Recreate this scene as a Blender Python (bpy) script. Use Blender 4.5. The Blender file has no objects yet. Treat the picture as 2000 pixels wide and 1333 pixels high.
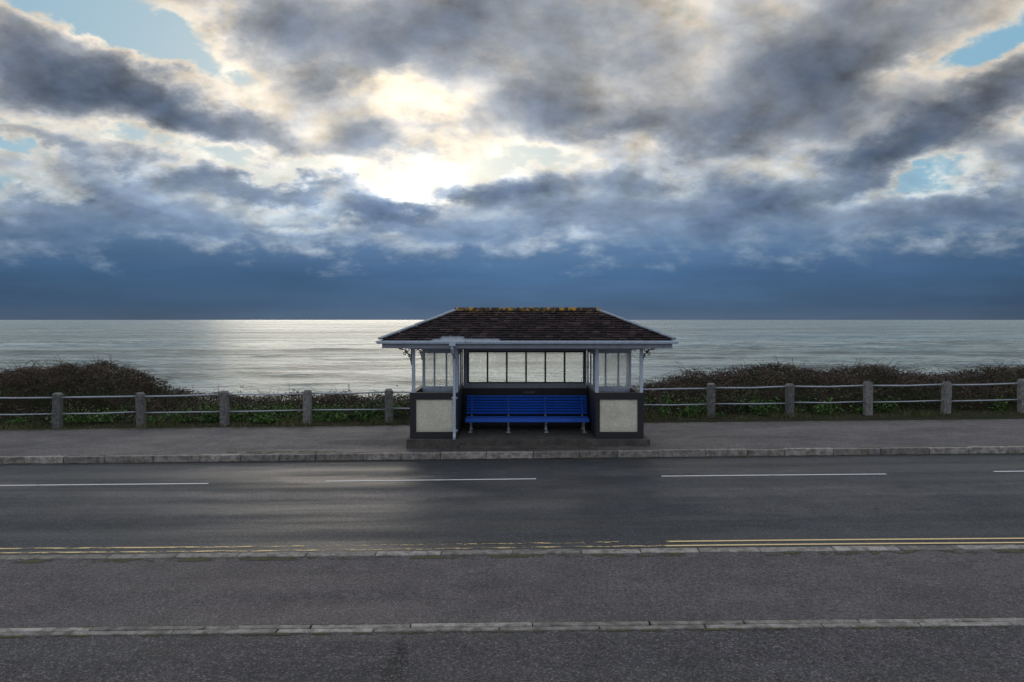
import bpy, math, random
import numpy as np
from mathutils import Vector, Matrix
random.seed(7); rng=np.random.default_rng(7)
F=1556.0; CAMZ=2.95
sc=bpy.context.scene
sc.view_settings.view_transform='Standard'; sc.view_settings.look='None'; sc.view_settings.exposure=0
SLOPE=0.0105
def g(x): return SLOPE*(x-0.35)
def W(px,py,Y): return ((px-1000)*Y/F, CAMZ-(py-625)*Y/F)

# ------------------------------------------------ node helper
class NT:
    def __init__(s,tree): s.t=tree; s.n=tree.nodes; s.l=tree.links
    def new(s,typ,**k):
        n=s.n.new(typ)
        for a,b in k.items(): setattr(n,a,b)
        return n
    def put(s,sock,v):
        if v is None: return
        if isinstance(v,bpy.types.NodeSocket): s.l.new(v,sock)
        else: sock.default_value=v
    def m(s,op,a,b=None,c=None,clamp=False):
        n=s.new('ShaderNodeMath',operation=op,use_clamp=clamp)
        s.put(n.inputs[0],a); s.put(n.inputs[1],b); s.put(n.inputs[2],c); return n.outputs[0]
    def v(s,op,a,b=None,out=0,scale=None):
        n=s.new('ShaderNodeVectorMath',operation=op)
        s.put(n.inputs[0],a); s.put(n.inputs[1],b)
        if scale is not None: s.put(n.inputs['Scale'],scale)
        return n.outputs[out]
    def mix(s,f,a,b,bt='MIX'):
        n=s.new('ShaderNodeMix',data_type='RGBA',blend_type=bt)
        s.put(n.inputs[0],f)
        for i,x in ((6,a),(7,b)):
            if isinstance(x,tuple) and len(x)==3: x=x+(1,)
            s.put(n.inputs[i],x)
        return n.outputs[2]
    def noise(s,vec,scale,detail=4,rough=.5,dist=0,dim='3D',out=0):
        n=s.new('ShaderNodeTexNoise',noise_dimensions=dim)
        s.put(n.inputs['Vector'],vec); n.inputs['Scale'].default_value=scale
        n.inputs['Detail'].default_value=detail; n.inputs['Roughness'].default_value=rough; n.inputs['Distortion'].default_value=dist
        return n.outputs[out]
    def ramp(s,f,els,interp='LINEAR'):
        n=s.new('ShaderNodeValToRGB'); r=n.color_ramp; r.interpolation=interp
        while len(r.elements)>1: r.elements.remove(r.elements[-1])
        for i,(p,c) in enumerate(els):
            if not isinstance(c,tuple): c=(c,c,c)
            e=r.elements[0] if i==0 else r.elements.new(p)
            e.position=p; e.color=c+(1,)
        s.put(n.inputs[0],f); return n.outputs[0]
    def mr(s,v,a,b,c=0.,d=1.,smooth=True):
        n=s.new('ShaderNodeMapRange',interpolation_type='SMOOTHSTEP' if smooth else 'LINEAR')
        s.put(n.inputs[0],v)
        for i,x in zip((1,2,3,4),(a,b,c,d)): n.inputs[i].default_value=x
        return n.outputs[0]
    def mapping(s,vec,loc=(0,0,0),rot=(0,0,0),scale=(1,1,1),typ='POINT'):
        n=s.new('ShaderNodeMapping',vector_type=typ); s.put(n.inputs[0],vec)
        n.inputs[1].default_value=loc; n.inputs[2].default_value=rot; n.inputs[3].default_value=scale
        return n.outputs[0]
def lin(r,g_,b):
    f=lambda c:(c/255/12.92 if c/255<=.04045 else ((c/255+.055)/1.055)**2.4)
    return (f(r),f(g_),f(b))

def newmat(name):
    m=bpy.data.materials.new(name); m.use_nodes=True
    t=NT(m.node_tree); b=m.node_tree.nodes['Principled BSDF']
    geo=t.new('ShaderNodeNewGeometry'); t.geo=geo; t.pos=geo.outputs['Position']
    return m,t,b
def bump(t,b,h,strength,dist=.01):
    n=t.new('ShaderNodeBump'); n.inputs['Strength'].default_value=strength; n.inputs['Distance'].default_value=dist
    t.put(n.inputs['Height'],h); t.l.new(n.outputs[0],b.inputs['Normal']); return n

# ------------------------------------------------ world sky
w=bpy.data.worlds.new('World'); sc.world=w; w.use_nodes=True
t=NT(w.node_tree); bg=w.node_tree.nodes['Background']
tc=t.new('ShaderNodeTexCoord').outputs['Generated']
d=t.v('NORMALIZE',tc)
sp=t.new('ShaderNodeSeparateXYZ'); t.put(sp.inputs[0],d); dx,dy,dz=sp.outputs
az=t.m('ARCTAN2',dx,dy); el=t.m('ARCSINE',dz)
den=t.m('ADD',t.m('MAXIMUM',dz,0.),.42)
cb=t.new('ShaderNodeCombineXYZ'); t.put(cb.inputs[0],t.m('DIVIDE',dx,den)); t.put(cb.inputs[1],t.m('DIVIDE',dy,den))
p=cb.outputs[0]
uv=t.new('ShaderNodeCombineXYZ'); t.put(uv.inputs[0],az); t.put(uv.inputs[1],el)
warp=t.noise(p,3.6,6,.60,out=1)
warp=t.v('MULTIPLY',t.v('SUBTRACT',warp,(.5,.5,.5)),(.26,.15,0))
uvw=t.v('ADD',uv.outputs[0],warp)
def azel(px,py):
    a=math.atan((px-1000)/F); return a, math.atan((625-py)/F*math.cos(a))
blobs=[ # cx,cy,rx,ry,rot(image deg, + = down to the right),amp
(620,90,330,140,20,.72),(800,40,330,130,0,.45),(1010,110,330,150,0,.22),(1180,190,400,130,0,.34),(1500,200,400,140,-8,.72),
(1300,30,500,130,0,.35),(1680,90,260,140,-20,.45),(980,245,260,60,-5,.4),(1330,285,330,60,0,.4),
(180,165,300,95,14,.90),(30,170,200,80,0,.7),(380,235,280,75,14,.7),(560,270,200,70,10,.40),(730,290,110,60,0,.35),
(10,60,90,80,0,.35),(160,325,100,45,0,.55),(30,295,110,28,0,.45),(265,318,50,25,0,.35),
(50,400,220,65,0,.3),(250,430,330,60,0,.5),(440,372,260,42,-3,.70),(650,385,150,40,0,.45),(100,475,330,50,0,.6),(520,455,300,45,0,.45),
(960,378,190,46,0,.62),(1160,390,240,50,0,.6),(1500,388,290,60,0,.75),(1350,445,420,55,0,.7),(900,445,330,45,0,.55),(740,425,160,28,0,.45),
(1880,230,330,85,-22,.85),(1700,300,200,55,-12,.6),(1990,150,140,90,-30,.5),(1900,410,280,60,0,.85),(1990,310,140,55,0,.5),
(1880,345,160,45,0,.30),(1960,90,120,50,-15,.2),(1080,315,120,40,0,.22),
(800,195,80,80,0,-.36),(815,372,85,34,0,-.50),(250,50,230,70,10,-.75),(540,325,330,40,4,-.4),(1050,312,280,36,0,-.35),
(1860,110,200,40,-10,-.35),(1950,40,170,45,-10,-.40),(1800,350,260,30,-3,-.35),(80,335,260,30,0,-.4),(690,200,100,40,10,-.2),(590,450,120,18,0,-.4),(330,20,160,60,0,-.4),(60,375,120,20,0,-.3),
]
D=None
for cx,cy,rx,ry,rot,amp in blobs:
    a,e=azel(cx,cy); ca=math.cos(a)
    mp=t.mapping(uvw,(a,e,0),(0,0,math.radians(-rot)),(rx/F*ca*ca*1.15,ry/F*ca*1.15,1),'TEXTURE')
    q=t.v('DOT_PRODUCT',mp,mp,out=1)
    q=t.m('SUBTRACT',1.,q,clamp=True)
    q=t.m('MULTIPLY',q,q)
    D=t.m('MULTIPLY',q,amp) if D is None else t.m('MULTIPLY_ADD',q,amp,D)
SAZ,SEL=azel(812,330)
sund=(math.sin(SAZ)*math.cos(SEL),math.cos(SAZ)*math.cos(SEL),math.sin(SEL))
n1=t.noise(p,5.5,9,.60,.1)
sp0=Vector((sund[0]/(sund[2]+.42),sund[1]/(sund[2]+.42),0))
tosun=t.v('NORMALIZE',t.v('SUBTRACT',tuple(sp0),p))
n1b=t.noise(t.v('ADD',p,t.v('SCALE',tosun,scale=.035)),5.5,6,.57,.1)
n2=t.noise(t.v('ADD',p,(7.3,2.1,0)),1.8,4,.5)
D=t.m('ADD',D,t.m('MULTIPLY',t.m('SUBTRACT',n1,.47),2.1))
D=t.m('ADD',D,t.m('MULTIPLY',t.m('SUBTRACT',n2,.5),.5))
relief=t.m('SUBTRACT',n1,n1b)
# sun glow behind the cloud
cosang=t.v('DOT_PRODUCT',d,sund,out=1)
ang=t.m('ARCCOSINE',t.m('MINIMUM',cosang,.99999))
def gauss(x,s): return t.m('EXPONENT',t.m('MULTIPLY',t.m('MULTIPLY',x,x),-1/(s*s)))
gw=gauss(ang,.42); gm=gauss(ang,.21)
b1=t.v('DISTANCE',uvw,azel(815,375)+(0,),out=1); gn=gauss(b1,.050)
b2=t.v('DISTANCE',uvw,azel(805,200)+(0,),out=1); gn2=gauss(b2,.06)
sky=t.new('ShaderNodeTexSky',sky_type='NISHITA',sun_disc=False); sky.sun_elevation=math.radians(9); sky.sun_rotation=math.radians(-7)
skyc=t.v('SCALE',sky.outputs[0],scale=.05)
clear=t.mix(gw,lin(134,184,212),lin(196,212,218))
clear=t.mix(.12,clear,skyc)
cloud=t.ramp(t.m('DIVIDE',D,1.4,clamp=True),[(0,lin(236,226,209)),(.12,lin(222,214,203)),(.26,lin(187,188,190)),(.44,lin(147,153,162)),(.66,lin(114,123,138)),(1,lin(86,99,119))])
cloud=t.mix(1.,cloud,t.mix(t.mr(el,.10,.26),(.76,.94,1.14),(1.02,1.,.97)),'MULTIPLY')
cloud=t.v('SCALE',cloud,scale=t.m('MULTIPLY_ADD',gw,.36,.84))
cloud=t.v('SCALE',cloud,scale=t.m('MAXIMUM',t.m('MULTIPLY_ADD',relief,2.8,1.),.5))
cover=t.mr(D,-.22,.16)
col=t.mix(cover,clear,cloud)
thin=t.mr(D,.70,-.15)
add=t.m('MULTIPLY_ADD',gm,.24,t.m('MULTIPLY',gn,.60)); add=t.m('MULTIPLY_ADD',gn2,.32,add)
add=t.m('MULTIPLY',add,thin)
col=t.v('ADD',col,t.v('SCALE',(1.,.82,.54),scale=add))
# dark squall band above the horizon
bandc=t.ramp(t.m('MULTIPLY',el,7.,clamp=True),[(0,lin(82,100,122)),(.12,lin(70,94,122)),(.4,lin(70,102,138)),(.7,lin(94,123,158)),(1,lin(126,145,170))])
be=t.m('ADD',el,t.m('MULTIPLY',t.m('SUBTRACT',n1,.5),.17))
band=t.mr(be,.145,.068)
bandc=t.v('SCALE',bandc,scale=t.m('MULTIPLY_ADD',gauss(az,.45),.40,.72))
bandc=t.v('SCALE',bandc,scale=t.m('MULTIPLY_ADD',n2,.5,.75))
bandc=t.v('SCALE',bandc,scale=t.m('MULTIPLY_ADD',t.noise(t.mapping(uv.outputs[0],scale=(2.,14.,1)),2.,6,.6),.6,.7))
col=t.mix(band,col,bandc)
# rest of the sky (overhead and landward): unseen cloud, brightened to light the foreground
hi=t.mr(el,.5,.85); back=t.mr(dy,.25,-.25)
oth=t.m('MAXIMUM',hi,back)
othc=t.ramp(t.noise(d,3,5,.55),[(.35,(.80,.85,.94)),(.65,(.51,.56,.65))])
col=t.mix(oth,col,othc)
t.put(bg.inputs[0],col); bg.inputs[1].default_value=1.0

sl=bpy.data.lights.new('sun','SUN'); sl.energy=.34; sl.angle=math.radians(28); sl.color=(1,.88,.70)
so=bpy.data.objects.new('sun',sl); sc.collection.objects.link(so)
so.rotation_euler=Vector(sund).to_track_quat('Z','Y').to_euler()

# ------------------------------------------------ mesh builder
class MB:
    def __init__(s): s.v=[]; s.f=[]; s.mi=[]; s.cur=0
    def add(s,vs,fs):
        o=len(s.v); s.v+= [tuple(q) for q in vs]
        for f in fs: s.f.append(tuple(o+i for i in f)); s.mi.append(s.cur)
    def box(s,x0,x1,y0,y1,z0,z1,fn=None):
        vs=[(x,y,z) for z in (z0,z1) for (x,y) in ((x0,y0),(x1,y0),(x1,y1),(x0,y1))]
        if fn: vs=[fn(q) for q in vs]
        s.add(vs,[(3,2,1,0),(4,5,6,7),(0,1,5,4),(1,2,6,5),(2,3,7,6),(3,0,4,7)])
    def beam(s,a,b,wd,h,up=(0,0,1)):
        a=Vector(a);b=Vector(b);dr=(b-a).normalized();sd=dr.cross(Vector(up)).normalized();u=sd.cross(dr)
        vs=[]
        for q in (a,b):
            for i,j in ((-1,-1),(1,-1),(1,1),(-1,1)): vs.append(q+sd*(i*wd/2)+u*(j*h/2))
        s.add(vs,[(0,1,2,3),(7,6,5,4),(0,4,5,1),(1,5,6,2),(2,6,7,3),(3,7,4,0)])
    def tube(s,pts,r,n=8,cap=True):
        pts=[Vector(q) for q in pts]; vs=[];fs=[]
        rs=r if isinstance(r,(list,tuple)) else [r]*len(pts)
        ref=None
        for i,q in enumerate(pts):
            dr=(pts[min(i+1,len(pts)-1)]-pts[max(i-1,0)]).normalized()
            if ref is None: ref=Vector((0,0,1)) if abs(dr.z)<.9 else Vector((0,1,0))
            sd=dr.cross(ref)
            if sd.length<.05: ref=Vector((0,1,0)) if abs(dr.y)<.8 else Vector((1,0,0)); sd=dr.cross(ref)
            sd.normalize(); u=sd.cross(dr)
            for k in range(n):
                a=2*math.pi*k/n; vs.append(q+(sd*math.cos(a)+u*math.sin(a))*rs[i])
        for i in range(len(pts)-1):
            for k in range(n):
                k2=(k+1)%n; fs.append((i*n+k,i*n+k2,(i+1)*n+k2,(i+1)*n+k))
        if cap: fs.append(tuple(range(n))[::-1]); fs.append(tuple((len(pts)-1)*n+k for k in range(n)))
        s.add(vs,fs)
    def obj(s,name,mats,parent=None,bevel=0,smooth=False):
        me=bpy.data.meshes.new(name); me.from_pydata(s.v,[],s.f); 
        for m in (mats if isinstance(mats,list) else [mats]): me.materials.append(m)
        me.polygons.foreach_set('material_index',s.mi)
        if smooth: me.polygons.foreach_set('use_smooth',[True]*len(me.polygons))
        me.update()
        o=bpy.data.objects.new(name,me); sc.collection.objects.link(o)
        if parent: o.parent=parent
        if bevel:
            md=o.modifiers.new('bevel','BEVEL'); md.width=bevel; md.segments=2; md.limit_method='ANGLE'
        return o
def empty(name):
    o=bpy.data.objects.new(name,None); sc.collection.objects.link(o); o.empty_display_size=.3; return o

# ------------------------------------------------ materials
def asphalt(name,c1,c2,stone,rough=.75,big=.35,grain=75,wheel=None,patches=None,spec=.35):
    m,t,b=newmat(name); pos=t.pos
    n=t.noise(pos,big,6,.6); st=t.noise(t.mapping(pos,scale=(.12,1.1,1)),1.0,5,.6)
    f=t.m('ADD',t.m('MULTIPLY',n,.5),t.m('MULTIPLY',st,.5))
    col=t.mix(t.mr(f,.40,.60),c1,c2)
    if wheel:
        sy=t.new('ShaderNodeSeparateXYZ'); t.put(sy.inputs[0],pos)
        tot=None
        for yc,wd,am in wheel:
            dd=t.m('DIVIDE',t.m('SUBTRACT',t.m('ADD',sy.outputs[1],t.m('MULTIPLY',st,.6)),yc+.3),wd)
            e=t.m('MULTIPLY',t.m('EXPONENT',t.m('MULTIPLY',t.m('MULTIPLY',dd,dd),-1.)),am)
            tot=e if tot is None else t.m('ADD',tot,e)
        col=t.mix(t.m('MULTIPLY',tot,t.mr(n,.35,.6)),col,stone)
    if patches:
        wv=t.v('ADD',pos,t.v('SCALE',t.v('SUBTRACT',t.noise(pos,.9,5,.6,out=1),(.5,.5,.5)),scale=1.1))
        for (px_,py_,rx,ry,am,pc) in patches:
            mp=t.mapping(wv,(px_,py_,0),(0,0,0),(rx,ry,1e6),'TEXTURE')
            q=t.v('LENGTH',mp,out=1)
            col=t.mix(t.m('MULTIPLY',t.mr(q,1.1,.6),am),col,pc)
    vo=t.new('ShaderNodeTexVoronoi'); t.put(vo.inputs['Vector'],pos); vo.inputs['Scale'].default_value=grain
    sp=t.new('ShaderNodeSeparateColor'); t.put(sp.inputs[0],vo.outputs['Color'])
    col=t.mix(t.m('MULTIPLY',t.mr(sp.outputs[0],.6,1.),.65),col,stone)
    col=t.mix(t.m('MULTIPLY',t.mr(sp.outputs[1],.6,1.),.8),col,(c1[0]*.25,c1[1]*.25,c1[2]*.25))
    fine=t.noise(pos,22,4,.6); col=t.mix(1.,col,t.ramp(fine,[(.3,.65),(.7,1.35)]),'MULTIPLY')
    med=t.noise(pos,2.2,5,.65); col=t.mix(1.,col,t.ramp(med,[(.3,.78),(.7,1.2)]),'MULTIPLY')
    ck=t.new('ShaderNodeTexVoronoi',feature='DISTANCE_TO_EDGE'); t.put(ck.inputs['Vector'],t.v('ADD',t.mapping(pos,scale=(.35,.8,1)),t.v('SCALE',t.noise(pos,1.5,5,.6,out=1),scale=.7))); ck.inputs['Scale'].default_value=.8
    crack=t.m('MULTIPLY',t.mr(ck.outputs[0],.010,.0),t.mr(n,.48,.60))
    col=t.mix(t.m('MULTIPLY',crack,.7),col,(.012,.012,.013))
    t.put(b.inputs['Base Color'],col)
    t.put(b.inputs['Roughness'],t.mr(st,.35,.65,rough-.14,rough+.12)); b.inputs['Specular IOR Level'].default_value=spec
    h=t.m('ADD',vo.outputs['Distance'],fine); bump(t,b,h,.5,.006)
    return m
M_road=asphalt('road_asphalt',(.009,.014,.022),(.028,.034,.043),(.10,.093,.10),.58,.3,60,wheel=[(12.9,.35,.45),(14.0,.35,.70),(16.2,.5,.20),(11.6,.3,.10)],spec=.27,
    patches=[(-5.0,16.6,1.9,.55,.75,(.12,.108,.115)),(-3.0,15.3,2.0,.45,.8,(.15,.13,.128)),(-3.4,13.8,3.4,.35,.65,(.11,.10,.107)),(-11,15.0,2.6,.5,.65,(.105,.098,.105)),(3.6,15.7,3.0,.35,.5,(.085,.08,.085)),(6,13.6,4,.3,.5,(.08,.08,.085)),(2,11.9,3.5,.5,.6,(.009,.013,.02)),(-8,12.,3,.35,.5,(.009,.013,.02)),(9,16.4,4,.4,.5,(.011,.015,.022)),(5,12.4,2.2,.3,.5,(.07,.07,.078))])
M_pave=asphalt('pavement_asphalt',(.056,.048,.054),(.094,.083,.089),(.20,.175,.175),.8,.5,85)
M_path=asphalt('path_asphalt',(.034,.033,.038),(.060,.056,.062),(.18,.165,.165),.8,.7,70,patches=[(-1.0,6.7,.10,.8,.8,(.012,.012,.013))])
M_pave2=asphalt('far_pavement_asphalt',(.055,.052,.058),(.125,.113,.115),(.2,.18,.18),.75,.45,60,patches=[(-3.6,19.4,1.3,.5,.7,(.04,.039,.045)),(-8,20.5,3,.5,.5,(.15,.135,.135)),(6,19.6,1.8,.3,.6,(.05,.05,.055)),(9,21,3,.5,.5,(.15,.135,.135))])

def stone(name,c1,c2,sc_=9,rough=.85):
    m,t,b=newmat(name)
    r=t.geo.outputs['Random Per Island']
    n=t.noise(t.pos,sc_,6,.65); f=t.noise(t.pos,90,3,.6)
    col=t.mix(t.mr(n,.3,.7),c1,c2)
    col=t.mix(1.,col,t.ramp(r,[(0,.6),(1,1.15)]),'MULTIPLY')
    col=t.mix(1.,col,t.ramp(f,[(.3,.6),(.7,1.3)]),'MULTIPLY')
    t.put(b.inputs['Base Color'],col); b.inputs['Roughness'].default_value=rough
    bump(t,b,t.m('ADD',n,f),.5,.01); return m
M_kerb=stone('granite_kerb',(.13,.118,.105),(.37,.34,.315))
M_post=stone('granite_post',(.08,.08,.08),(.23,.225,.22),14)
M_conc=stone('concrete_plinth',(.045,.042,.038),(.11,.10,.09),5)

def paint(name,c,dirt=(.1,.08,.06),amt=.35,rough=.45,rust=0):
    m,t,b=newmat(name)
    n=t.noise(t.mapping(t.pos,scale=(1,1,.5)),5,7,.7); f=t.noise(t.pos,35,4,.6)
    col=t.mix(t.m('MULTIPLY',t.mr(n,.45,.75),amt),c,dirt)
    col=t.mix(1.,col,t.ramp(f,[(.3,.88),(.7,1.08)]),'MULTIPLY')
    if rust: col=t.mix(t.m('MULTIPLY',t.mr(t.noise(t.pos,7,8,.75),.60,.68),rust),col,(.16,.06,.02))
    t.put(b.inputs['Base Color'],col); t.put(b.inputs['Roughness'],t.mr(f,.3,.7,rough,rough+.25)); bump(t,b,f,.2,.004)
    return m
M_white=paint('white_paint',(.42,.50,.60),(.2,.18,.16),.45,.4,.85)
M_lead=paint('lead_flashing',(.22,.27,.33),(.12,.12,.12),.5,.5)
M_whitegrey=paint('weathered_white_paint',(.26,.29,.34),(.11,.10,.10),.5,.5,.4)
M_black=paint('black_paint',(.007,.008,.012),(.03,.028,.027),.3,.45)
M_dark=paint('dark_iron_backlit_frame',(.025,.03,.04),(.06,.055,.05),.3,.45)  # dark iron brackets; for the window mullions, backlit darkness put into the colour
M_blue=paint('blue_bench_paint',(.008,.11,.60),(.01,.03,.14),.3,.35)
M_iron=paint('pale_iron_paint',(.30,.33,.36),(.1,.06,.04),.5,.45,.6)
M_rail=paint('rail_paint',(.34,.38,.43),(.12,.1,.09),.45,.35,.5)
M_soffit=paint('soffit_paint',(.06,.07,.08),(.04,.04,.04),.5,.7)
def render_mat():
    m,t,b=newmat('cream_roughcast')
    n=t.noise(t.pos,3,6,.6)
    vo=t.new('ShaderNodeTexVoronoi'); t.put(vo.inputs['Vector'],t.pos); vo.inputs['Scale'].default_value=55
    s=t.new('ShaderNodeSeparateXYZ'); t.put(s.inputs[0],t.pos)
    col=t.mix(t.mr(n,.3,.75),(.80,.77,.63),(.64,.61,.50))
    col=t.mix(1.,col,t.ramp(vo.outputs['Distance'],[(0,1.1),(.7,.65)]),'MULTIPLY')
    low=t.m('ADD',s.outputs[2],t.m('MULTIPLY',n,.35)); col=t.mix(t.m('MULTIPLY',t.mr(low,.66,.46),.5),col,(.28,.27,.22))
    t.put(b.inputs['Base Color'],col); b.inputs['Roughness'].default_value=.9
    bump(t,b,vo.outputs['Distance'],.6,.010); return m
M_cream=render_mat()
def glass_mat():
    m,t,b=newmat('weathered_glazing'); out=m.node_tree.nodes['Material Output']
    tr=t.new('ShaderNodeBsdfTransparent'); tr.inputs[0].default_value=(.96,.98,.98,1)
    tl=t.new('ShaderNodeBsdfTranslucent'); tl.inputs[0].default_value=(.97,.97,.95,1)
    df=t.new('ShaderNodeBsdfDiffuse'); df.inputs[0].default_value=(.6,.63,.65,1)
    a=t.new('ShaderNodeMixShader'); a.inputs[0].default_value=.12; t.l.new(tl.outputs[0],a.inputs[1]); t.l.new(df.outputs[0],a.inputs[2])
    c=t.new('ShaderNodeMixShader'); n=t.noise(t.pos,2.5,6,.6)
    s=t.new('ShaderNodeSeparateXYZ'); t.put(s.inputs[0],t.pos)
    t.put(c.inputs[0],t.m('MULTIPLY',t.mr(s.outputs[2],1.3,1.8,.12,.42),t.mr(n,.3,.7,.6,1.)))
    t.l.new(tr.outputs[0],c.inputs[1]); t.l.new(a.outputs[0],c.inputs[2]); t.l.new(c.outputs[0],out.inputs[0]); return m
M_glass=glass_mat()
def tile_mat():
    m,t,b=newmat('clay_roof_tiles'); r=t.geo.outputs['Random Per Island']
    col=t.ramp(r,[(0,(.006,.005,.007)),(.4,(.015,.009,.012)),(.8,(.029,.016,.020)),(1,(.055,.04,.042))])
    n=t.noise(t.pos,6,6,.7); col=t.mix(t.m('MULTIPLY',t.mr(n,.52,.68),.5),col,(.02,.022,.02))
    s=t.new('ShaderNodeSeparateXYZ'); t.put(s.inputs[0],t.pos)
    li=t.m('MULTIPLY',t.mr(t.noise(t.pos,9,5,.7),.56,.62),t.mr(s.outputs[2],2.95,3.2,.08,1.))
    col=t.mix(li,col,(.26,.15,.015))
    f=t.noise(t.pos,60,4,.6)
    t.put(b.inputs['Base Color'],col); b.inputs['Roughness'].default_value=.85; b.inputs['Specular IOR Level'].default_value=.2; bump(t,b,f,.4,.01); return m
M_tile=tile_mat()
def ridge_mat():
    m,t,b=newmat('lichen_ridge_tiles')
    n=t.noise(t.pos,7,7,.7)
    col=t.mix(t.mr(n,.45,.58),(.022,.018,.018),(.36,.21,.02))
    t.put(b.inputs['Base Color'],col); b.inputs['Roughness'].default_value=.9; bump(t,b,n,.6,.02); return m
M_ridge=ridge_mat()
def line_mat(name,c,wear_fn):
    m,t,b=newmat(name)
    s=t.new('ShaderNodeSeparateXYZ'); t.put(s.inputs[0],t.pos)
    thr=wear_fn(t,s.outputs[0])
    n=t.noise(t.mapping(t.pos,scale=(.5,2,1)),7,8,.75); nn=t.noise(t.pos,60,3,.6)
    q=t.m('ADD',t.m('MULTIPLY',n,.75),t.m('MULTIPLY',nn,.25))
    al=t.mr(t.m('SUBTRACT',q,thr),-.01,.02)
    t.put(b.inputs['Base Color'],t.mix(t.mr(nn,.3,.7),c,tuple(k*.7 for k in c))); b.inputs['Roughness'].default_value=.6
    t.put(b.inputs['Alpha'],al); return m
M_wline=line_mat('worn_white_line',(.66,.66,.67),lambda t,x:t.m('ADD',.40,0.))
def yw(t,x):
    mid=t.m('MULTIPLY',t.mr(x,-4.5,-2.),t.mr(x,2.2,2.0,0,1))
    return t.m('ADD',t.m('MULTIPLY_ADD',mid,.045,.480),t.m('MULTIPLY',t.mr(x,2.0,2.3),-.12))
M_yline=line_mat('worn_yellow_line',(.80,.60,.30),yw)

# ------------------------------------------------ ground, road, pavements
XR=160
def sheet(name,prof,mat,x0=-XR,x1=XR,nx=1,tilt=0):
    mb=MB(); xs=np.linspace(x0,x1,nx+1); n=len(prof)
    vs=[(x,y+tilt*x,z+g(x)) for x in xs for (y,z) in prof]
    fs=[(i*n+j,(i+1)*n+j,(i+1)*n+j+1,i*n+j+1) for i in range(nx) for j in range(n-1)]
    mb.add(vs,fs); return mb.obj(name,mat)
m,t,b=newmat('earth_and_grass')
n=t.noise(t.pos,1.3,7,.65); nn=t.noise(t.pos,25,4,.6)
col=t.mix(t.mr(n,.4,.6),(.020,.026,.012),(.035,.028,.02)); col=t.mix(1.,col,t.ramp(nn,[(.3,.6),(.7,1.4)]),'MULTIPLY')
t.put(b.inputs['Base Color'],col); b.inputs['Roughness'].default_value=.95; b.inputs['Specular IOR Level'].default_value=.1; bump(t,b,nn,.8,.05); M_earth=m
sheet('ground',[(-60,-.03),(9.9,-.03),(9.98,-.2),(17.72,-.2),(17.8,-.03),(22.4,-.03),(22.7,.03),(24,.05),(25.5,.1),(27.5,-.1),(30,-1.5),(36,-9),(60,-10.5),(90,-13)],M_earth,-400,400,40)
RP=[(10.10,-.135),(11,-.115),(13.9,-.07),(16.8,-.115),(17.64,-.13)]
sheet('road',RP,M_road)
sheet('pavement',[(7.66,0),(9.95,0)],M_pave)
sheet('path',[(-40,-.0),(7.50,-.0)],M_path)
sheet('pavement',[(17.77,0),(22.45,.0)],M_pave2)
def kerb(name,y0,y1,z0,z1,L,mat,gap=.012,jit=.004,x0=-60,x1=60):
    mb=MB(); x=x0
    while x<x1:
        l=L*random.uniform(.85,1.15); j=random.uniform(-jit,jit); jz=random.uniform(-jit,jit)
        mb.box(x,x+l-gap*random.uniform(.6,1.6),y0+j,y1+j,z0,z1+jz,lambda q:(q[0],q[1],q[2]+g(q[0])))
        x+=l
    return mb.obj(name,mat,bevel=.012)
kerb('kerb',9.945,10.12,-.25,.012,.85,M_kerb)
kerb('kerb',17.63,17.78,-.25,.010,.95,M_kerb,jit=.008)
kerb('edging_stones',7.49,7.575,-.2,.010,1.05,M_kerb,jit=.003)
kerb('edging_stones',7.583,7.67,-.2,.012,1.05,M_kerb,jit=.003)
def roadz(Y): return float(np.interp(Y,[a for a,_ in RP],[b for _,b in RP]))
def strip(mb,x0,x1,yc,wd,n=24,wob=.0,ph=0):
    vs=[];fs=[]
    for i in range(n+1):
        x=x0+(x1-x0)*i/n; y=yc+wob*math.sin(x*.5+ph)
        vs+= [(x,y-wd/2,roadz(y-wd/2)+.005+g(x)),(x,y+wd/2,roadz(y+wd/2)+.005+g(x))]
    for i in range(n): fs.append((2*i,2*i+2,2*i+3,2*i+1))
    mb.add(vs,fs)
mb=MB()
for x0,x1,yc in [(-34.9,-30.9,15.2),(-28.6,-24.6,15.2),(-22.4,-18.4,15.15),(-16.0,-12.0,15.1),(-9.8,-5.75,15.0),(-3.55,.46,15.12),(2.88,7.2,15.25),(9.35,13.6,15.4),(15.9,20,15.5),(22.3,26.4,15.5)]:
    strip(mb,x0,x1,yc,.09,24,.012)
mb.obj('centre_line_marking',M_wline)
mb=MB()
strip(mb,-50,50,10.66,.055,200,.02); strip(mb,-50,50,10.85,.055,200,.02)
mb.obj('double_yellow_line_marking',M_yline)
m,t,b=newmat('moss'); n=t.noise(t.pos,30,4,.6)
t.put(b.inputs['Base Color'],t.mix(n,(.03,.04,.012),(.09,.08,.04))); b.inputs['Roughness'].default_value=1.
t.put(b.inputs['Alpha'],t.mr(t.noise(t.pos,3.5,8,.75),.5,.56)); M_moss=m
mb=MB()
for x0,x1,ya,yb,z in [(-60,60,17.785,17.9,.004),(-60,60,9.80,9.94,.004),(-60,60,7.675,7.70,.004),(-60,60,7.44,7.485,.004),(-60,60,22.2,22.44,.004),(-60,60,17.45,17.62,-.118),(-6.5,-4,17.91,18.15,.004)]:
    mb.add([(x0,ya,z+g(x0)),(x1,ya,z+g(x1)),(x1,yb,z+g(x1)),(x0,yb,z+g(x0))],[(0,1,2,3)])
mb.obj('gutter_moss',M_moss)

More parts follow.
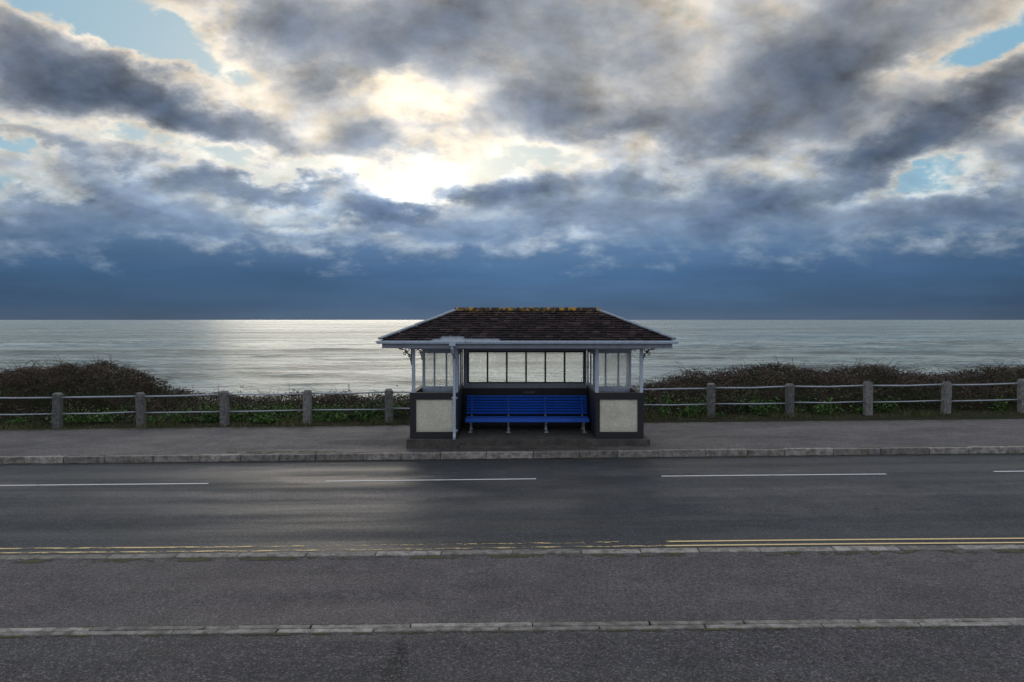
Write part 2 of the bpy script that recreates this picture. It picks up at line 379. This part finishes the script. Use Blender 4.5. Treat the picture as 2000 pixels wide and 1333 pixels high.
# ------------------------------------------------ sea
m,t,b=newmat('sea_water')
p_=t.pos
sw=t.noise(t.mapping(p_,scale=(.045,.14,1)),1.0,10,.66,.6)
far=t.noise(t.mapping(p_,scale=(.006,.03,1)),1.0,9,.7,.4)
rip=t.noise(t.mapping(p_,scale=(.35,.9,1)),1.0,8,.62)
big=t.noise(t.mapping(p_,scale=(.0022,.011,1)),1.0,7,.62,.5)
f=t.m('ADD',t.m('MULTIPLY',sw,.40),t.m('ADD',t.m('MULTIPLY',rip,.22),t.m('MULTIPLY',far,.38)))
col=t.mix(t.mr(f,.44,.56),(.055,.105,.105),(.40,.48,.46))  # bright crests, dark troughs: light and shade of the waves put into the colour
col=t.mix(1.,col,t.ramp(big,[(.38,.72),(.62,1.22)]),'MULTIPLY')
s=t.new('ShaderNodeSeparateXYZ'); t.put(s.inputs[0],p_)
shore=t.mr(s.outputs[1],230,95)
foam=t.m('MULTIPLY',t.mr(t.noise(t.mapping(p_,scale=(.03,.14,1)),1.,9,.7,.8),.58,.63),t.m('MULTIPLY_ADD',shore,.75,.08))
col=t.mix(foam,col,(.66,.70,.70))
t.put(b.inputs['Base Color'],col); t.put(b.inputs['Roughness'],t.mr(big,.35,.65,.34,.18)); b.inputs['IOR'].default_value=1.34
bump(t,b,t.m('MULTIPLY_ADD',rip,.32,sw),1.0,3.6)
M_sea=m
xn=np.linspace(-330,330,331); yn=np.geomspace(58,620,330)
XX,YY=np.meshgrid(xn,yn,indexing='ij'); ZZ=np.zeros_like(XX)
for i in range(26):
    wl=rng.uniform(3.5,34) ; th=rng.normal(0,.32); k=2*np.pi/wl
    phs=k*(XX*np.sin(th)+YY*np.cos(th))+rng.uniform(0,6.28)+1.3*np.sin(XX*.013*rng.uniform(.5,1.5)+YY*.021+i)
    fade=np.clip((wl/ (0.011*YY*2.5))-.6,0,1)
    ZZ+= .0085*wl*(1-np.abs(np.sin(phs/2)))**1.6*fade*.8
edge=np.clip((330-np.abs(XX))/60,0,1)*np.clip((620-YY)/200,0,1)*np.clip((YY-58)/10,0,1)
ZZ=-9.5+ZZ*edge
V=np.stack([XX,YY,ZZ],-1).reshape(-1,3).tolist(); ny=len(yn)
mb=MB(); mb.add(V,[(i*ny+j,(i+1)*ny+j,(i+1)*ny+j+1,i*ny+j+1) for i in range(len(xn)-1) for j in range(ny-1)])
z=-9.5
for (x0,x1,y0,y1) in [(-70000,-330,50,620),(330,70000,50,620),(-70000,70000,620,4000),(-70000,70000,4000,70000)]:
    mb.add([(x0,y0,z),(x1,y0,z),(x1,y1,z),(x0,y1,z)],[(0,1,2,3)])
mb.obj('sea',M_sea,smooth=True)

# ------------------------------------------------ shelter
S=empty('seafront_shelter')
YF,YB=18.5,20.8; XL,XR_=-2.38,3.07; XIL,XIR=-1.27,1.95; ZF=.18
mb=MB(); mb.box(XL-.07,XR_+.13,18.36,20.95,-.25,ZF); mb.obj('plinth',M_conc,S,.015)
mb=MB(); mb.box(-1.2,1.9,18.05,18.36,-.25,.06); mb.obj('front_step',M_conc,S,.012)
for (a,b_,inner,nm) in ((XL,XIL,1,'left'),(XIR,XR_,-1,'right')):
    mb=MB(); mb.box(a+.12 if inner==1 else a+.1,b_-.1 if inner==1 else b_-.12,YF+.03,YF+.09,.33,1.09)
    mb.obj('front_panel_'+nm,M_cream,S)
    mb=MB()
    mb.box(a,b_,YF,YF+.12,1.09,1.25); mb.box(a,b_,YF,YF+.12,ZF,.335)
    l,r=(.145,.085) if inner==1 else (.09,.145)
    mb.box(a,a+l,YF+.001,YF+.119,.335,1.09); mb.box(b_-r,b_,YF+.001,YF+.119,.335,1.09)
    xo=(a,a+.12) if inner==1 else (b_-.12,b_)
    mb.box(xo[0],xo[1],YF+.121,YB,1.09,1.249); mb.box(xo[0],xo[1],YF+.121,YB,ZF,.336); 
    for yy in (YF+.121,19.6,YB-.14): mb.box(xo[0],xo[1],yy,yy+.1,.337,1.089)
    xi=(b_-.06,b_-.001) if inner==1 else (a+.001,a+.06)
    mb.box(xi[0],xi[1],YF+.121,YB,ZF,1.248)
    mb.obj('dado_frame_'+nm,M_black,S,.006)
    mb=MB(); x_=(a+.03,a+.09) if inner==1 else (b_-.09,b_-.03)
    mb.box(x_[0],x_[1],YF+.13,YB-.02,.34,1.085); mb.obj('side_panel_'+nm,M_cream,S)
    mb=MB()
    xp=a+.045 if inner==1 else b_-.06-.03
    mb.box(xp,xp+.075,YF+.02,YF+.10,1.25,2.34)
    xq=b_-.06 if inner==1 else a+.0
    mb.box(xq-.01,xq+.07,YF+.02,YF+.10,1.25,2.34)
    mb.box(xp+.005,xp+.07,YB-.1,YB-.02,1.25,2.34)
    mb.box(a+.002,b_-.002,YF+.01,YF+.11,2.26,2.36)
    wa,wb=(-2.24,XIL-.07) if inner==1 else (XIR+.07,2.98)
    y0,y1=19.87,19.94
    mb.box(wa,wb,y0,y1,1.15,1.29); mb.box(wa,wb,y0,y1,2.12,2.3)
    mb.box(wa,wa+.055,y0+.001,y1-.001,1.29,2.12); mb.box(wb-.055,wb,y0+.001,y1-.001,1.29,2.12)
    for k in (1,2):
        xx=wa+(wb-wa)*k/3; mb.box(xx-.02,xx+.02,y0+.002,y1-.002,1.29,2.12)
    mb.obj('upper_frame_'+nm,M_white,S,.004)
    mb=MB(); mb.box(wa,wb,y0,y1,ZF,1.149); mb.obj('screen_dado_'+nm,M_whitegrey,S)
    mb=MB(); mb.box(wa+.05,wb-.05,19.90,19.906,1.27,2.14)
    mb.obj('screen_glazing_'+nm,M_glass,S)
    mb=MB(); xm=(b_-.05,b_-.01) if inner==1 else (a+.01,a+.05)
    mb.box(xm[0],xm[1],YF+.101,YB,1.249,1.33); mb.box(xm[0],xm[1],YF+.101,YB,2.12,2.34)
    for yy in (19.2,19.97,20.7): mb.box(xm[0]+.001,xm[1]-.001,yy,yy+.07,1.33,2.12)
    mb.obj('partition_frame_'+nm,M_whitegrey,S,.004)
    mb=MB(); sg=-1 if inner==1 else 1; x0=a+.03 if inner==1 else b_-.03
    def sp_(cx,cz,r0,turns,ph,yy,rr=.011):
        pts=[]
        for i in range(28):
            u=i/27; r=r0*(1-.85*u); an=ph+turns*2*math.pi*u
            pts.append((cx+sg*r*math.cos(an),yy,cz+r*math.sin(an)))
        mb.tube(pts,rr,5)
    for yy in (YF+.06,YB-.06):
        mb.tube([(x0,yy,1.95),(x0+sg*.04,yy,2.12),(x0+sg*.14,yy,2.24),(x0+sg*.34,yy,2.30)],.012,6)
        mb.tube([(x0,yy,2.32),(x0+sg*.36,yy,2.32)],.012,6); mb.tube([(x0,yy,1.9),(x0,yy,2.32)],.010,6)
        sp_(x0+sg*.085,2.24,.07,1.4,-1.5,yy); sp_(x0+sg*.23,2.275,.045,1.3,-1.,yy,.009); sp_(x0+sg*.05,2.11,.045,1.3,1.,yy,.009)
        sp_(x0+sg*.16,2.17,.045,1.3,2.,yy,.009)
    mb.obj('scroll_bracket_'+nm,M_dark,S)
mb=MB(); mb.box(XL+.02,XR_-.02,YB-.0,YB+.08,ZF,1.16); mb.obj('back_wall',M_black,S)
mb=MB()
mb.box(XIL,XIR,YB-.02,YB+.06,1.162,1.29)
mb.box(XIL,XIR,YB-.02,YB+.06,2.13,2.34); mb.box(XIL,XIL+.10,YB-.019,YB+.059,1.29,2.13); mb.box(XIR-.05,XIR,YB-.019,YB+.059,1.29,2.13)
mb.obj('back_window_surround',M_whitegrey,S,.004)
mb=MB(); wa,wb=-1.165,1.90
mb.box(wa,wb,YB-.01,YB+.05,1.291,1.325); mb.box(wa,wb,YB-.01,YB+.05,2.095,2.129)
for k in range(7):
    xx=wa+.02+(wb-wa-.04)*k/6; mb.box(xx-.022,xx+.022,YB-.008,YB+.048,1.325,2.095)
mb.obj('back_window_mullions',M_dark,S,.003)
mb=MB(); mb.box(wa,wb,YB+.02,YB+.026,1.30,2.12); mb.obj('back_glazing',M_glass,S)
mb=MB(); gx,gz=.30,1.06
for k in range(7):
    x=gx+k*.045; h=.035*random.uniform(.7,1.2)
    mb.tube([(x,YB-.004,gz-h),(x+.012,YB-.004,gz+h),(x+.03,YB-.004,gz+h*.3),(x+.01,YB-.004,gz),(x+.035,YB-.004,gz-h)],.005,4)
mb.obj('scratched_graffiti',M_whitegrey,S)
mb=MB(); mb.box(XIL+.001,XIR-.001,18.5,YB-.001,ZF,ZF+.004); mb.obj('floor',M_conc,S)
# roof
EX0,EX1,EY0,EY1,EZ=-3.0,3.69,18.02,21.28,2.47
RX0,RX1,RY,RZ=-1.36,2.09,19.65,3.17
def slope(mb,e0,e1,r0,r1,n,tw,patch=None):
    e0,e1,r0,r1=map(Vector,(e0,e1,r0,r1))
    nrm=(e1-e0).cross(r0-e0).normalized()
    if nrm.z<0: nrm=-nrm
    ed=(e1-e0).normalized()
    for i in range(n):
        a,b2=i/n,min((i+1.25)/n,1)
        A0=e0.lerp(r0,a);A1=e1.lerp(r1,a);B0=e0.lerp(r0,b2);B1=e1.lerp(r1,b2)
        L=(A1-A0).length
        off=(.5 if i%2 else 0)*tw; s0=-off
        while s0<L:
            s1=s0+tw-.008
            def cl(P0,P1,s_):
                lo=(P0-A0).dot(ed); hi_=(P1-A0).dot(ed); q=min(max(s_,lo),hi_)
                return P0+ed*(q-lo)
            a0,a1=max(s0,0),min(s1,L)
            if a1-a0>.01 and not (patch and patch(i,(A0+ed*a0).x)):
                q=[cl(A0,A1,a0),cl(A0,A1,a1),cl(B0,B1,a1),cl(B0,B1,a0)]
                j=random.uniform(0,.010); jj=random.uniform(-.009,.009); dn=(A0-B0).normalized()
                lo_=[q[0]+nrm*(.030+j)+dn*jj,q[1]+nrm*(.030+j)+dn*jj,q[2]+nrm*.006,q[3]+nrm*.006]
                hi2=[v+nrm*.014 for v in lo_]
                mb.add(lo_+hi2,[(3,2,1,0),(4,5,6,7),(0,1,5,4),(1,2,6,5),(2,3,7,6),(3,0,4,7)])
            s0+=tw
mb=MB()
E=[(EX0,EY0,EZ),(EX1,EY0,EZ),(EX1,EY1,EZ),(EX0,EY1,EZ)]; R0=(RX0,RY,RZ); R1=(RX1,RY,RZ)
def patch(i,x): return (i==0 and -1.95<x<-.35) or (i==1 and -1.7<x<-1.2)
slope(mb,E[0],E[1],R0,R1,14,.17,patch); slope(mb,E[2],E[3],R1,R0,14,.17)
slope(mb,E[1],E[2],R1,R1,14,.17); slope(mb,E[3],E[0],R0,R0,14,.17)
mb.obj('roof_tiles',M_tile,S)
mb=MB(); mb.add([Vector(v)-Vector((0,0,.004)) for v in E]+[R0,R1],[(0,1,5,4),(1,2,5),(2,3,4,5),(3,0,4)]); mb.obj('roof_deck',M_whitegrey,S)
mb=MB()
for e,r in ((E[0],R0),(E[1],R1),(E[2],R1),(E[3],R0)):
    a=Vector(e)+Vector((0,0,.055)); b2=Vector(r)+Vector((0,0,.04)); n=11
    for k in range(n):
        p0=a.lerp(b2,k/n); p1=a.lerp(b2,(k+.97)/n); dzv=Vector((0,0,random.uniform(-.004,.006)))
        mb.beam(p0+dzv,p1+dzv,.13,.035)
mb.obj('hip_flashing',M_lead,S,.01)
mb=MB(); x=RX0-.05
while x<RX1+.02:
    l=.3
    mb.tube([(x,RY,RZ+.01+random.uniform(0,.01)),(x+l-.012,RY,RZ+.01)],.075,10); x+=l
mb.obj('ridge_tiles',M_ridge,S)
mb=MB()
GX0,GX1,GY0,GY1=EX0-.07,EX1+.07,EY0-.08,EY1+.08
def ring(x0,x1,y0,y1,wd,z0,z1):
    mb.box(x0,x1,y0,y0+wd,z0,z1); mb.box(x0,x1,y1-wd,y1,z0,z1); mb.box(x0,x0+wd,y0+wd,y1-wd,z0,z1); mb.box(x1-wd,x1,y0+wd,y1-wd,z0,z1)
ring(GX0,GX1,GY0,GY1,.025,2.43,2.475); ring(GX0+.015,GX1-.015,GY0+.015,GY1-.015,.09,2.405,2.43)
mb.obj('gutter',M_white,S,.008)
mb=MB(); ring(EX0+.05,EX1-.05,EY0+.04,EY1-.04,.04,2.30,2.404); mb.obj('fascia',M_whitegrey,S,.004)
mb=MB(); mb.box(EX0+.091,EX1-.091,EY0+.081,EY1-.081,2.345,2.365); mb.obj('soffit',M_soffit,S)
mb=MB(); mb.box(XIL+.09,XIR-.01,YF+.02,YF+.10,2.262,2.344); mb.obj('front_beam',M_whitegrey,S)
mb=MB(); xd=W(887,0,18.4)[0]; yd=18.43
mb.tube([(xd-.02,18.0,2.41),(xd-.02,18.0,2.30),(xd-.01,18.1,2.2),(xd,18.3,2.13),(xd,yd,2.05),(xd,yd,.30),(xd,yd-.05,.24),(xd,yd-.12,.21)],.034,12)
for z in (1.95,1.1,.34): mb.tube([(xd,yd,z),(xd,yd,z+.07)],.044,12); mb.box(xd-.07,xd+.07,yd+.02,yd+.068,z+.02,z+.05)
mb.box(xd-.08,xd+.06,17.93,18.05,2.36,2.43)
mb.obj('downpipe',M_white,S,smooth=False)

# ------------------------------------------------ bench
B=empty('bench'); bx0,bx1=-1.15,1.90; zf=ZF+.004
mb=MB()
for k in range(7):
    u=k/6; y=20.06+.16*u; z=.60+.40*u
    mb.beam((bx0,y,z),(bx1,y,z),.022,.054,(0,-.37,.93))
mb.obj('backrest',M_blue,B,.006)
mb=MB()
for k in range(6):
    y=19.52+.088*k; z=.505+.012*math.cos(k) - (0.02 if k==0 else 0)
    mb.box(bx0,bx1,y,y+.068,z-.012,z+.014)
mb.box(bx0,bx1,19.485,19.51,.435,.50)
mb.obj('seat',M_blue,B,.006)
for i,px in enumerate((919,993,1067,1141)):
    mb=MB(); x=(px-1000)*19.6/F
    mb.tube([(x,19.5,.48),(x,19.56,.40),(x,19.60,.30),(x,19.54,.22),(x,19.48,zf+.015)],[.022,.026,.020,.024,.03],7)
    mb.tube([(x,20.02,.47),(x,19.98,.34),(x,20.06,zf+.015)],[.022,.02,.028],7)
    mb.tube([(x,19.52,.465),(x,19.75,.46),(x,20.08,.46),(x,20.19,.7),(x,20.31,1.00)],.018,7)
    mb.tube([(x,19.58,.30),(x,19.78,.36),(x,19.98,.32)],.016,6)
    mb.box(x-.05,x+.05,19.43,19.54,zf,zf+.02); mb.box(x-.04,x+.04,20.0,20.12,zf,zf+.02)
    mb.obj('leg_%d'%(i+1),M_iron,B)

# ------------------------------------------------ fence
FE=empty('post_and_rail_fence')
def fy(x): return 22.98+.038*x
posts=[]; x=W(107,0,22.5)[0]-2.33*8
mb=MB()
while x<32:
    posts.append(x); y=fy(x); z0=g(x); hw=.105; h=1.02+random.uniform(-.03,.03); lean=random.uniform(-.03,.03)
    def fn(q,z0=z0,lean=lean): return (q[0]+lean*(q[2]-z0),q[1],q[2])
    mb.box(x-hw,x+hw,y-hw,y+hw,z0-.3,z0+h-.05,fn)
    o=[(-hw,-hw),(hw,-hw),(hw,hw),(-hw,hw)]; zt=z0+h-.05
    vs=[fn((x+a,y+b_,zt)) for a,b_ in o]+[fn((x+a*.72,y+b_*.72,zt+.05)) for a,b_ in o]
    mb.add(vs,[(4,5,6,7),(0,1,5,4),(1,2,6,5),(2,3,7,6),(3,0,4,7)])
    x+=2.335
mb.obj('posts',M_post,FE,.012)
mb=MB()
for a,b_ in zip(posts[:-1],posts[1:]):
    for hz,r in ((.90,.022),(.43,.018)):
        s0=random.uniform(-.02,.02); s1=random.uniform(-.02,.02)
        mid=((a+b_)/2,fy((a+b_)/2),g((a+b_)/2)+hz-.010)
        mb.tube([(a+.09,fy(a),g(a)+hz+s0),mid,(b_-.09,fy(b_),g(b_)+hz+s1)],r,8)
mb.obj('rails',M_rail,FE,smooth=True)

# ------------------------------------------------ vegetation
def leaf_mat(name,els,rough=.6,patch=None):
    m,t,b=newmat(name); r=t.geo.outputs['Random Per Island']
    n=t.noise(t.pos,1.2,4,.6)
    f=t.m('ADD',t.m('MULTIPLY',r,.65),t.m('MULTIPLY',t.mr(n,.3,.7),.35))
    c=t.ramp(f,els)
    if patch: c=t.mix(t.m('MULTIPLY',t.mr(t.noise(t.pos,.7,4,.6),.5,.62),t.m('MULTIPLY',r,.8)),c,patch)
    t.put(b.inputs['Base Color'],c); b.inputs['Roughness'].default_value=rough; b.inputs['Specular IOR Level'].default_value=.3
    return m
M_bram=leaf_mat('bramble_leaves',[(0,(.012,.011,.009)),(.35,(.026,.024,.015)),(.6,(.058,.042,.028)),(.8,(.055,.060,.026)),(1,(.16,.11,.07))],.6,(.07,.10,.03))
M_green=leaf_mat('weed_leaves',[(0,(.020,.045,.010)),(.5,(.04,.10,.016)),(.8,(.07,.16,.025)),(1,(.14,.18,.05))])
M_twig=leaf_mat('bramble_stems',[(0,(.025,.016,.015)),(.6,(.07,.044,.036)),(1,(.18,.13,.10))],.8)
M_grass=leaf_mat('verge_grass',[(0,(.03,.045,.015)),(.5,(.06,.07,.025)),(1,(.17,.14,.07))],.8)
tops=[(-1500,690),(-300,705),(0,732),(60,724),(150,716),(230,720),(275,736),(318,772),(400,780),(800,780),(1000,780),(1230,770),(1290,752),(1360,731),(1400,738),(1500,718),(1560,722),(1640,732),(1700,720),(1760,731),(1850,740),(2000,722),(2300,715),(3500,695)]
YT=26.0
tx=np.array([(a-1000)*YT/F for a,_ in tops]); tz=np.array([CAMZ-(b_-625)*YT/F for _,b_ in tops])
ph=rng.uniform(0,6.28,12); fr=rng.uniform(.7,6,12)
def topz(x,Y):
    base=np.interp(x,tx,tz)
    wob=sum(np.sin(x*fr[i]+Y*fr[(i+3)%12]+ph[i]) for i in range(12))*.030
    prof=np.clip(1-((Y-26.1)/2.1)**2,0,1)**.6
    return np.maximum((base+wob)*(.35+.65*prof),.12)
def leaves(name,mat,P,size,parent=None,asp=.6):
    n=len(P); s=size*rng.uniform(.5,1.3,n)
    a=rng.normal(size=(n,3)); a/=np.linalg.norm(a,axis=1)[:,None]
    b_=rng.normal(size=(n,3)); b_-= (b_*a).sum(1)[:,None]*a; b_/=np.linalg.norm(b_,axis=1)[:,None]
    A=a*s[:,None]; Bv=b_*(s*asp)[:,None]
    V=np.stack([P-A,P+Bv*.9-A*.1,P+A,P-Bv*.9-A*.1],1).reshape(-1,3)
    me=bpy.data.meshes.new(name); me.vertices.add(4*n); me.vertices.foreach_set('co',V.ravel())
    me.loops.add(4*n); me.loops.foreach_set('vertex_index',np.arange(4*n)); me.polygons.add(n)
    me.polygons.foreach_set('loop_start',np.arange(n)*4); me.polygons.foreach_set('loop_total',np.full(n,4))
    me.materials.append(mat); me.update(); me.validate()
    o=bpy.data.objects.new(name,me); sc.collection.objects.link(o)
    if parent: o.parent=parent
    return o
H=empty('bramble_hedge')
mb=MB(); xs=np.linspace(-34,34,341); ysv=np.concatenate([[24.15],np.linspace(24.2,28,20)])
V=[(x,y,(-.8 if y<24.17 else float(topz(x,y))-.22+random.uniform(-.05,.05))) for x in xs for y in ysv]; n=len(ysv)
mb.add(V,[(i*n+j,(i+1)*n+j,(i+1)*n+j+1,i*n+j+1) for i in range(len(xs)-1) for j in range(n-1)])
mb.obj('hedge_core',M_earth,H)
n=110000
X=rng.uniform(-30,30,n); Y=rng.uniform(24.1,27.8,n); cl_=np.sin(X*5.1+np.sin(Y*4)*2)*np.sin(Y*6.3+X*1.7)
Z=topz(X,Y)-np.abs(rng.normal(0,.13,n))+rng.uniform(-.02,.08,n)+.08*cl_
leaves('leaves',M_bram,np.stack([X,Y,Z],1),.036,parent=H)
mb=MB()
for i in range(8500):
    x=random.uniform(-28,28); y=random.uniform(24.3,27.2); z=float(topz(x,y))-.15
    if topz(x,26.0)<.7 and random.random()<.55: continue
    a=random.uniform(0,6.28); L=random.uniform(.2,.8); up=random.uniform(.15,.42)
    if random.random()<.04: up=.65
    pts=[]
    for k in range(5):
        u=k/4; pts.append((x+math.cos(a)*L*u,y+math.sin(a)*L*u*.6,z+up*(2.2*u-1.5*u*u)))
    mb.tube(pts,[.008,.007,.006,.005,.003],3,False)
for bxp in (1680,):
    x,_=W(bxp,0,25.8); mb.tube([(x-.2,25.8,.9),(x-.05,25.8,1.4),(x+.05,25.8,1.75)],[.012,.009,.004],4,False)
    for k in range(5): mb.tube([(x-.12+k*.03,25.8,1.15+k*.11),(x+.1+k*.03,25.8,1.25+k*.12)],[.007,.003],3,False)
mb.obj('stems',M_twig,H)
WD=empty('verge_weeds')
cl=[]
for i in range(560):
    x=random.uniform(-28,28); px=1000+x*F/23.6
    dens=.28+.7*(math.exp(-((px-480)/90)**2)+math.exp(-((px-680)/60)**2)+.6*math.exp(-((px-1400)/130)**2)+.4*math.exp(-((px-1900)/120)**2))
    if random.random()>dens: continue
    y=random.uniform(23.2,24.6)+.038*x; r=random.uniform(.12,.35); h=random.uniform(.12,.50)
    k=int(160*r/.25); q=rng.normal(size=(k,3))*np.array([r*.6,r*.5,h*.35])+np.array([x,y,g(x)+h*.5]); cl.append(q)
P=np.concatenate(cl); P[:,2]=np.maximum(P[:,2],.02)
leaves('leaf_clumps',M_green,P,.042,parent=WD,asp=.8)
n=60000; X=rng.uniform(-28,28,n); Yv=rng.uniform(23.5,24.9,n)+.038*X
Z=g(X)+.05+np.abs(rng.normal(0,.17,n))*(1.1+.6*np.sin(X*1.3)+.4*np.sin(X*3.7))
leaves('scrub',M_bram,np.stack([X,Yv,Z],1),.036,parent=WD,asp=.5)
n=45000; X=rng.uniform(-28,28,n); Yv=rng.uniform(22.45,24.8,n)+.038*X; 
hh=rng.uniform(.04,.2,n)*(0.4+.9*(np.sin(X*1.7)+np.sin(X*3.1+Yv*2)>0.2)); ba=rng.uniform(0,6.28,n); wd=.008
gx=SLOPE*(X-.35)+.03
lean=rng.normal(0,.35,(n,2))*hh[:,None]
V=np.zeros((n,3,3)); V[:,0]=np.stack([X-wd*np.cos(ba),Yv-wd*np.sin(ba),gx],1); V[:,1]=np.stack([X+wd*np.cos(ba),Yv+wd*np.sin(ba),gx],1); V[:,2]=np.stack([X+lean[:,0],Yv+lean[:,1],gx+hh],1)
me=bpy.data.meshes.new('grass_blades'); me.from_pydata(V.reshape(-1,3).tolist(),[],np.arange(3*n).reshape(-1,3).tolist()); me.materials.append(M_grass)
o=bpy.data.objects.new('grass_blades',me); sc.collection.objects.link(o); o.parent=WD

# ------------------------------------------------ camera
cd=bpy.data.cameras.new('camera'); cd.sensor_width=36; cd.lens=28.0; cd.clip_end=200000; cd.clip_start=.1
co=bpy.data.objects.new('camera',cd); sc.collection.objects.link(co); co.location=(0,0,CAMZ)
co.rotation_euler=(math.radians(90)-math.atan(41.5/F),0,0); sc.camera=co
